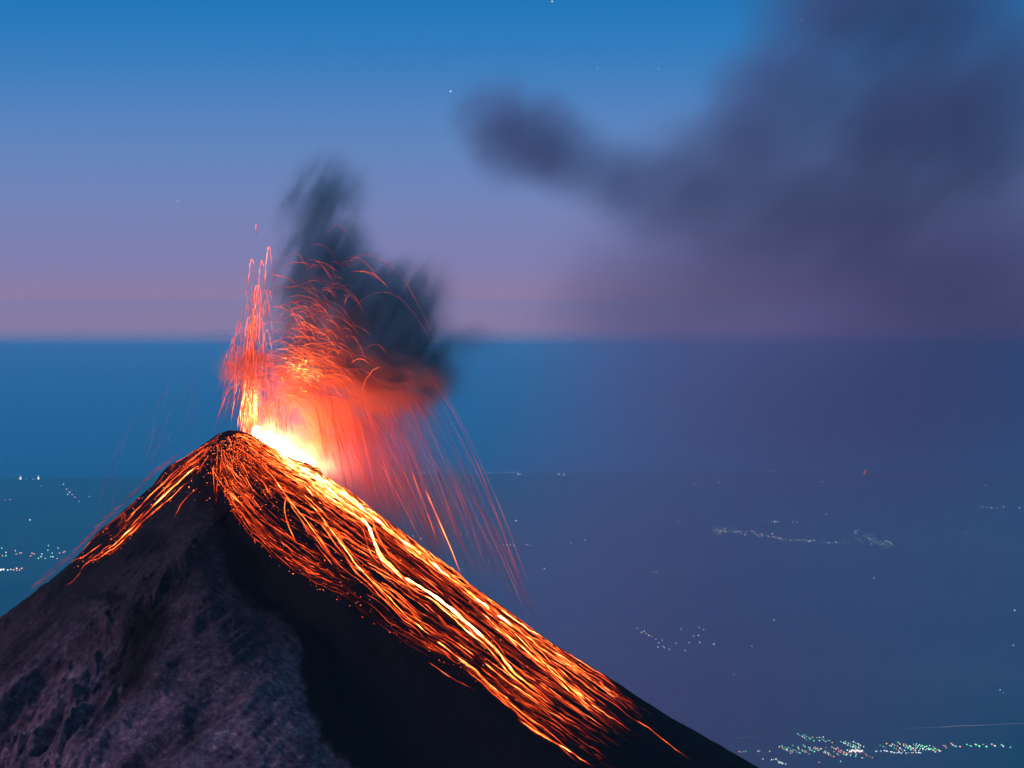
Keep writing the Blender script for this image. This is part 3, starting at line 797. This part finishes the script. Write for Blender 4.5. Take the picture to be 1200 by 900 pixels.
# right-hand rain of lava: thrown from the vent, falling on the slope
for k in range(210):
    lu = 385 + 260 * random.random() ** 1.6                       # where it lands, along the skyline
    lv = np.interp(lu, [p[0] for p in UL], [p[1] for p in UL]) + random.uniform(-2, 6)
    au = random.uniform(285, 345) + (lu - 380) * 0.15; av = random.uniform(300, 440)
    T1 = math.sqrt(2 * (lv - av) / G)
    vx_ = (lu - au) / T1
    vis0 = random.uniform(0.45, 0.8); vis1 = random.uniform(vis0 + 0.15, 1.0) if random.random() < 0.55 else 1.0
    faint = math.exp(-(lu - 385) / 110)
    w = random.uniform(0.08, 0.24); h = random.uniform(0.08, 0.30) + 0.3 * faint * random.random()
    big = None
    if k < 75: big = ("thin red light trail of lava raining down on the skyline right of the summit", "lava arc", GA); w *= 1.25
    arc(au, av, vx_, T1 * vis0, T1 * vis1, w, h, big, dy=random.uniform(-30, 40), vy_=random.uniform(-6, 6))
arc(330, 395, 27, 6.15, 7.9, 0.62, 0.60, ("brightest long orange light trail of lava falling clear of the right skyline", "lava arc", GA), dy=20)
arc(1018, 549, -5, 0.5, 1.4, 0.22, 0.35, ("tiny orange spark trail hanging alone far to the right by the coast lights", "spark", None), dy=0)
arc(320, 340, 24, 6.6, 8.2, 0.42, 0.5, ("long pink lava light trail falling right of the fountain glow", "lava arc", GA), dy=10)
# arches thrown through the dark plume
for k in range(170):
    au = random.gauss(372, 30); av = random.uniform(300, 455)
    if k % 3 == 0: au = random.gauss(350, 18); av = random.uniform(330, 430)
    if au < 318: au = 318 + random.random() * 40
    vx_ = random.uniform(5, 16) * (1 if random.random() < 0.9 else -0.7)
    t0 = -random.uniform(0.2, 1.6); t1 = random.uniform(0.9, 3.4)
    low = (av - 300) / 150
    big = ("red arched light trail of lava thrown through the dark ash plume", "lava arc", GA) if k < 60 else None
    arc(au, av, vx_, t0, t1, random.uniform(0.10, 0.28), random.uniform(0.12, 0.34) + 0.2 * low, big, dy=-60 + random.uniform(-40, 30), vy_=random.uniform(-5, 3))
for (au, av, vx_, t0, t1) in ((430, 299, 17, -2.0, 5.5), (395, 265, 9, -1.8, 2.0), (372, 286, 11, -.9, 2.3), (369, 326, 12, -.7, 2.5), (345, 296, 7, -1.2, 3), (448, 342, 16, -2.5, 4.5), (385, 353, 12, -.5, 3.2)):
    arc(au, av, vx_, t0, t1, 0.17, 0.26, ("long thin arched lava light trail high over the dark ash plume", "lava arc", GA), dy=-70)
# dense short arches in the glowing heart
for k in range(260):
    au = random.gauss(362, 32); av = random.gauss(425, 26)
    if au < 285 or av > 470: continue
    arc(au, av, random.uniform(4, 20), -random.uniform(0.1, 1.2), random.uniform(0.6, 2.2), random.uniform(0.10, 0.28), random.uniform(0.2, 0.6) - 0.2 * abs(au - 350) / 70, None, dy=-70 + random.uniform(-25, 40))
for k in range(60):
    arc(random.gauss(354, 13), random.gauss(433, 9), random.uniform(-3, 14), -0.5, random.uniform(0.5, 1.8), random.uniform(0.15, 0.6), random.uniform(0.45, 0.8), None, dy=-75 + random.uniform(-10, 10))
# tall narrow jets left of the plume
for (au, av, t1) in ((315, 289, 4.2), (295, 304, 3.4), (301, 334, 4.3), (307, 305, 4.0), (296, 380, 3.6), (303, 334, 5.4), (291, 372, 3.2), (300, 263, 1.7)):
    arc(au, av, 1.6 if av > 270 else 0.2, -t1 * 0.9, t1, 0.36, 0.5, ("tall narrow looped light trail of a lava jet standing left of the dark plume", "lava jet", "tall lava jets"), dy=-40, tail=.5)
for k in range(110):
    au = random.gauss(301, 9); av = random.uniform(335, 470)
    T1 = math.sqrt(2 * max(5, 512 - av) / G)
    arc(au, av, random.uniform(-2.5, 3.0), -T1 * random.uniform(.2, .9), T1 * random.uniform(.3, .9), random.uniform(.1, .3), random.uniform(.2, .55), None, dy=-30 + random.uniform(-20, 30))
# dense bright column just above the vent
for k in range(120):
    far_ = random.random() < .35; au = random.gauss(293, 4) + far_ * random.uniform(0, 42); av = random.gauss(468 + 14 * far_, 20)
    T1 = math.sqrt(2 * max(4, 520 - av) / G)
    arc(au, av, random.uniform(-2, 3), -T1 * .9, T1 * .9, random.uniform(.15, .5), random.uniform(.5, .9) - .25 * far_, None, dy=20 + random.uniform(-20, 20))
# left-hand arches falling on the near left of the summit
for k in range(70):
    lu = random.uniform(244, 296); au = lu + random.uniform(4, 26) * (300 - lu) / 40 + 3; av = random.uniform(376, 470)
    lv = 512 + max(0, 262 - lu) * 0.7
    T1 = math.sqrt(2 * (lv - av) / G); vx_ = (lu - au) / T1
    big = ("faint pink lava light trail dropping left of the summit", "lava arc", GA) if k < 22 else None
    arc(au, av, vx_, -T1 * random.uniform(.05, .5), T1 * random.uniform(.7, 1), random.uniform(.15, .32), random.uniform(.2, .42), big, dy=-30 + random.uniform(-20, 30))
# faint sparks far left and bouncing off the left skyline
for k in range(46):
    lu = random.uniform(100, 225); lv = np.interp(lu, [57, 95, 135, 190, 237], [680, 645, 605, 551, 520])
    av = lv - random.uniform(60, 150); au = lu + random.uniform(25, 60)
    T1 = math.sqrt(2 * (lv - av) / G); vx_ = (lu - au) / T1
    a = random.uniform(.3, .7)
    arc(au, av, vx_, T1 * a, T1 * min(1, a + random.uniform(.15, .4)), random.uniform(.06, .13), random.uniform(.08, .2), None, dy=-40)
for k in range(150):
    lu = random.uniform(45, 215); lv = np.interp(lu, [24, 57, 95, 135, 190, 237], [705, 680, 645, 605, 551, 520])
    sp = random.uniform(-17, -11); ta = random.uniform(.4, .8)
    arc(lu - sp * ta, lv - random.uniform(2, 7) - 4.6 * ta * ta, sp, ta, ta + random.uniform(.5, 1.3), random.uniform(.07, .16), random.uniform(.10, .26), None, dy=-20)
so = spray.build("lava_spray_trails", m_arc)
tag(so, "dense spray of fine glowing lava light trails above the vent", "lava spray", None, 'stuff')

# ------------------------------------------------------------------ towns and stars
def glow_mat(name, c, s):
    m, nt = new_mat(name)
    out = N(nt, 'ShaderNodeOutputMaterial'); em = N(nt, 'ShaderNodeEmission')
    em.inputs['Color'].default_value = (*c, 1); em.inputs['Strength'].default_value = s
    nt.links.new(em.outputs[0], out.inputs['Surface']); m.cycles.emission_sampling = 'NONE'
    return m
LM = {}
for nm, c in (('white', (1, .95, .85)), ('green', (.22, 1, .50)), ('amber', (1, .42, .14)), ('pink', (1, .42, .40)), ('blue', (.6, .75, 1))):
    mt = glow_mat("lamp_glow_" + nm, c, 3.0)
    bm = bmesh.new(); bmesh.ops.create_icosphere(bm, subdivisions=1, radius=1)
    me = bpy.data.meshes.new("town_light"); bm.to_mesh(me); bm.free(); me.materials.append(mt)
    LM[nm] = me
_proto = {}
def light(u, v, size, c, label, group, name="town_light"):
    """one lamp of a far town; size = radius in pixels of the 1200 wide picture"""
    if c not in _proto:
        o = bpy.data.objects.new(name, LM[c]); _proto[c] = o
    else:
        o = _proto[c].copy()
    P = at_ground(np.float64(u), np.float64(v), 8.0)
    r = size * math.hypot(P[0], P[1]) / FPX
    o.location = (P[0], P[1], 8 + r); o.scale = (r, r, r)
    col.objects.link(o)
    return tag(o, label, "town light", group)
def mass(name, pts, label):
    Vs = []; Fs = []; n = 0
    o5 = []
    mats = list(LM)
    me = bpy.data.meshes.new(name)
    bm = bmesh.new()
    for (u, v, size, c) in pts:
        P = at_ground(np.float64(u), np.float64(v), 8.0); r = size * math.hypot(P[0], P[1]) / FPX
        g = bmesh.ops.create_icosphere(bm, subdivisions=1, radius=1, matrix=Matrix.Translation((P[0], P[1], 8 + r)) @ Matrix.Diagonal((r, r, r, 1)))
        fs = {f for vv in g['verts'] for f in vv.link_faces}
        for f in fs: f.material_index = mats.index(c)
    bm.to_mesh(me); bm.free()
    for c in mats: me.materials.append(LM[c].materials[0])
    o = bpy.data.objects.new(name, me); col.objects.link(o)
    return tag(o, label, "town lights", None, 'stuff')
w_, g_, a_, p_, b_ = 'white', 'green', 'amber', 'pink', 'blue'
GT = "far town lights"
# left shore
for (u, v, s, c) in ((24, 562.3, 1.5, w_), (45, 562.0, 1.5, w_)):
    light(u, v, s, c, "large white harbour light on the far left shore", GT)
for (u, v, s, c) in ((24, 559, .7, w_), (45, 558.8, .7, w_), (39, 562, .5, w_), (31, 562, .4, b_), (48.5, 569.5, .5, b_)):
    light(u, v, s, c, "small pale light beside the white harbour lights on the far left shore", GT)
for (u, v, s, c) in ((74.5, 568, .7, w_), (78, 574, .8, p_), (81.5, 577.5, .75, w_), (79.3, 580, .65, b_), (84.5, 580, .6, p_), (88, 583.3, .7, p_), (93, 588, .5, b_), (104.5, 582.5, .6, p_), (12, 586, .6, p_), (6, 586, .4, p_)):
    light(u, v, s, c, "small pink or white light in a slanting string on the left lowland", GT)
light(35, 610, .8, w_, "single white light alone on the left lowland", GT)
for (u, v, c) in ((2, 643, g_), (3, 652, a_), (7, 652, g_), (7, 648, w_), (18, 646, p_), (19, 650, p_), (23, 649, a_), (25, 648.6, p_), (36, 652, a_), (40, 650, p_), (37.5, 649, a_), (45, 655, g_), (48, 653, w_), (53, 655, g_),
                  (49, 650, b_), (56, 645.5, g_), (56.7, 640, g_), (59.5, 653, g_), (62, 653.3, w_), (61, 649, g_), (68, 643, b_), (67, 655, p_), (70, 649, a_), (76, 647, p_), (74, 648, p_)):
    light(u, v, .75, c, "green or amber lamp of the sparse left town above the bright one", GT)
for (u, v, s, c) in ((1, 669, 1.4, w_), (4, 668.5, 1.2, w_), (9, 669, .9, w_), (12.5, 668.2, .8, w_), (16, 668.6, .9, a_), (19.5, 667, 1.0, w_), (23, 668.5, .8, p_), (25.5, 667, 1.0, p_), (20, 669.2, .6, p_)):
    light(u, v, s, c, "bright white lamp of the town row at the left picture edge", GT)
# far shore
row = [(u, 555.6, .45) for u in (423, 427, 431, 435)] + [(u, 554.2, .5) for u in (494, 497, 502, 505, 508, 511)] + [(u, 554, .38) for u in (552, 555, 558, 563, 572, 577, 582, 587, 592, 597)] + \
      [(601, 554, .6), (605.5, 554, .6), (607.5, 556.6, .8), (610, 556.6, .8), (651, 553, .5), (653.5, 553, .4), (655, 556.5, .8), (660.5, 557, .9), (661, 553, .4)]
for (u, v, s) in row:
    light(u, v, s, w_, "white shore light in the row left of centre along the far coast", GT)
for (u, s) in ((757, .4), (767, .5), (781, .35), (800, .45), (813, .4), (819, .35), (843, .5), (846, .45), (856, .45), (860, .4), (902, .6), (905, .55), (908, .5), (912, .45), (935, .5), (938, .55), (942, .5), (944, .4),
               (956, .45), (961, .4), (969, .4), (973, .5), (979, .45), (986, .4), (1000, .35), (1022, .4), (1064, .4), (1075, .5), (1079, .5), (1084, .4), (1088, .45), (1112, .4), (1123, .35), (1178, .5), (1183, .45), (1188, .5), (1194, .45), (1199, .5)):
    light(u, 553.4 - (u - 757) * 0.003, s, w_, "white shore light in the long row on the far right coast", GT)
for (u, v, s) in ((813, 569, .7), (799, 560, .5), (842.5, 566.3, .9), (963, 565.5, .7), (1003, 566.3, .6), (1038.5, 568, .7), (1057.5, 565, .7), (1122, 567.3, .7), (1155, 569.5, .7), (874, 579, .5), (878, 579, .5), (884, 578, .4), (892, 578, .4),
                  (982, 577, .4), (988, 577.5, .4), (997, 577, .4), (1023, 585, .45), (1030, 585, .45), (968, 603, .7), (978.5, 607, .5), (893, 611.5, .5), (904, 612, .6), (908, 612, .9), (911, 612, .6), (929, 612.5, .5), (934, 612.5, .45),
                  (1140, 595.5, .5), (1149, 594, .5), (1152, 594.5, .5), (1157, 595, .6), (1162, 595.7, .8), (1168, 596, .6), (1176, 594.5, .7), (1194.5, 596, .8), (797, 611, .6), (804, 620, .5), (796, 611, .4), (744, 632, .3), (789, 640, .4), (818, 647, .5),
                  (1132, 625, .6), (1136, 626, .5), (1088, 619, .4), (1110, 627, .4), (1150, 653, .4)):
    light(u, v, s, w_ if random.random() < .8 else b_, "lone pale light on the right lowland inside the far coast", GT)
for (u, v, s) in ((604, 577, .5), (604.5, 611, .9), (582, 640, .5), (586, 640, .6), (590, 639, .6), (594, 639.5, .65), (598, 639, .6), (602, 640, .6), (617, 639, .7), (621, 640, .5), (659, 630, .6), (669, 637, .6), (685.5, 633.5, .7), (638, 667, .7), (573, 659, .6), (538, 667, .6), (542, 667, .5), (532, 625, .5),
                  (540, 626, .5), (547, 625, .5), (484, 629, .7), (493, 632, .8), (765, 670, .6), (769, 670.5, .6), (776, 672, .4), (990, 671.5, .5), (993, 671, .4), (1018, 677, .5), (1024, 678, .6), (740, 694, .5), (654, 615, .3)):
    light(u, v, s, w_, "lone white light on the dark lowland right of the lava", GT)
# mid town band on the right
mid = []
for k in range(150):
    if k < 100:
        x = random.random() ** 1.2; u = 835 + 120 * x; v = 622 + 12 * x + random.gauss(0, 2.2) * (1 - .6 * x) - 2 * math.sin(x * 6)
    else:
        x = random.random(); u = 1000 + 46 * x; v = 629 + 8 * x + random.gauss(0, 3)
    mid.append((u, v, random.uniform(.38, .62), random.choice([w_, w_, w_, b_, g_, a_])))
for k in range(12):
    x = random.random(); mid.append((955 + 45 * x, 637 - 2 * x + random.gauss(0, .5), .42, w_))
mid.sort(key=lambda p: -p[2])
for q in mid[:45]: light(*q, "tiny pale lamp of the long town across the right lowland", GT)
mass("town_lights", mid[45:], "faint band of tiny town lights across the right lowland")
# small green lit town
for (u, v, c) in ((747, 737, g_), (752, 742, w_), (755, 740.3, w_), (757, 743, a_), (760, 745.5, w_), (764, 746.5, a_), (768.5, 750, p_), (776, 751, g_), (772, 754, b_), (771, 759, w_), (777, 758, g_), (778.5, 760, w_), (784, 762, g_), (792.5, 754.5, a_), (798, 738, g_), (803, 763, g_), (807.5, 754, w_),
                  (813, 746, g_), (818.5, 745.5, w_), (819.5, 736, g_), (824.5, 738.5, g_), (820, 753.5, w_), (836, 756, g_), (837, 755, g_)):
    light(u, v, .8, c, "greenish lamp of the small town between the slope and the large town", GT)
for (u, v, s, c, lab) in ((907, 727, .9, p_, "single pinkish light alone above the large lower right town"), (881, 758, .8, p_, "single pink light right of the small green town"), (1189, 716, .8, w_, "white light at the right picture edge above the large town"),
                          (1187.5, 757, .7, a_, "amber light at the right edge above the large town"), (860, 791, .7, b_, "faint bluish light above the lower right slope"), (783, 794, .4, p_, "faint pink dot just above the lower right slope"), (1172, 809, .6, b_, "left one of two faint blue lights at the lower right"), (1176, 812, .5, b_, "right one of two faint blue lights at the lower right")):
    light(u, v, s, c, lab, GT)
# the large town at the lower right: streets in slanting lines
big = []
def street(u, v, du, dv, n, cs, s=.85):
    for k in range(n):
        if random.random() < .85:
            big.append((u + du * k + random.gauss(0, .5), v + dv * k + random.gauss(0, .35), s * random.uniform(.6, 1.15), random.choice(cs)))
for k in range(5): street(935 + k * 7.5, 861 + k * 1.0, 2.6, 1.5, 5, [g_, g_, w_, a_])
for k in range(7): street(912 + k * 6 + random.uniform(-2, 2), 874 + random.uniform(0, 3), 2.6, 1.5, 6, [g_, g_, g_, w_, a_])
for k in range(3): street(902 + k * 4, 889 + k, 2.6, 1.4, 5, [g_, w_])
for k in range(9): street(955 + k * 6.5, 876 + random.uniform(0, 4), 2.6, 1.5, 7, [a_, a_, a_, p_, w_, g_])
for k in range(7): street(985 + k * 3, 869 + random.uniform(0, 6), 2.8, 1.3, 5, [g_, w_, w_, g_])
for k in range(5): street(1032 + k * 7, 870 + random.uniform(0, 5), 2.9, 1.6, 6, [a_, g_, w_])
for k in range(9): street(1062 + k * 4, 871 + random.uniform(0, 5), 2.7, 1.5, 5, [g_, g_, a_, w_])
for k in range(7): street(1026 + k * 8, 880 + random.uniform(-1, 3), 2.0, .3, 4, [b_, w_, b_])
for k in range(8): street(1105 + k * 9.5, 872 + random.uniform(0, 3), 1.6, .9, 4, [g_, a_, p_, g_])
for k in range(12): big.append((996 + k * 1.3, 881.3 + random.gauss(0, .4), 1.15, w_))
for (u, v) in ((866, 881), (868, 882), (871, 881.6), (874, 881.2), (888, 881), (890, 881), (894, 890), (902, 881), (1184, 876.5), (960, 894), (985, 893)):
    big.append((u, v, .7, random.choice([w_, p_, g_])))
big.sort(key=lambda p: -p[2])
for q in big[:72]: light(*q, "bright green, amber or white lamp of the large town at the lower right", GT)
mass("street_lights", big[72:], "dense green and amber street lights of the large lower right town")
# faintly lit roads
m_road = glow_mat("faint_road_glow", (.75, .62, .66), 0.30)
def road(u0, v0, u1, v1, hw, lab):
    n = 24
    u = np.linspace(u0, u1, n); v = np.linspace(v0, v1, n) + .3 * vnoise(np.linspace(0, 5, n), np.zeros(n), 9)
    P = at_ground(u, v, 9.0)
    r = hw * np.hypot(P[:, 0], P[:, 1]) / FPX
    Vt, Ft, _ = tube(P, r, np.zeros(n), 4)
    o = mesh_np("lit_road", Vt, Ft, m_road, False)
    tag(o, lab, "lit road", "faintly lit roads")
road(1102, 852, 1156, 849.3, .45, "faint straight lit road above the right end of the large town")
road(1160, 849.2, 1200, 847.5, .22, "fainter lit road reaching the right picture edge above the large town")
road(858, 866, 905, 860.8, .22, "fainter lit road left above the large town")
road(1058, 854, 1098, 852.2, .18, "faint lit road in the gap left of the brightest straight road")
road(788, 824, 804, 828.5, .4, "short lit road close beside the lower right slope")

m_star = glow_mat("star_shine", (.92, .96, 1), 1.2)
bm = bmesh.new(); bmesh.ops.create_icosphere(bm, subdivisions=1, radius=1)
me = bpy.data.meshes.new("star"); bm.to_mesh(me); bm.free(); me.materials.append(m_star)
s0_ = None
for (u, v, s, lab) in ((647, 1.6, .85, "star at the top edge of the sky near its middle"), (528, 107, .95, "brightest star above the left end of the dark ash cloud"), (939, 23, .85, "star in the thin smoke at the upper right"), (985, 48, .6, "small star right of the upper right star"),
                       (700, 80, .5, "faint star above the middle of the ash cloud"), (772, 81, .4, "faint star above the ash cloud right of another"), (771, 123, .35, "faint star at the upper rim of the ash cloud"), (975, 205, .4, "faint star shining through the ash cloud"),
                       (1165, 371, .5, "star low over the right horizon"), (208, 236, .65, "star alone in the left sky"), (503, 38, .35, "faint star high between plume and cloud"), (392, 51, .3, "faintest star high above the plume")):
    if s0_ is None: o = s0_ = bpy.data.objects.new("star", me)
    else: o = s0_.copy()
    D = 900000.0
    P = at(np.float64(u), np.float64(v), D); o.location = P
    r = s * D / FPX; o.scale = (r, r, r)
    col.objects.link(o); tag(o, lab, "star", "stars")
print("SCENE BUILT", len(bpy.data.objects), "objects", sd_)
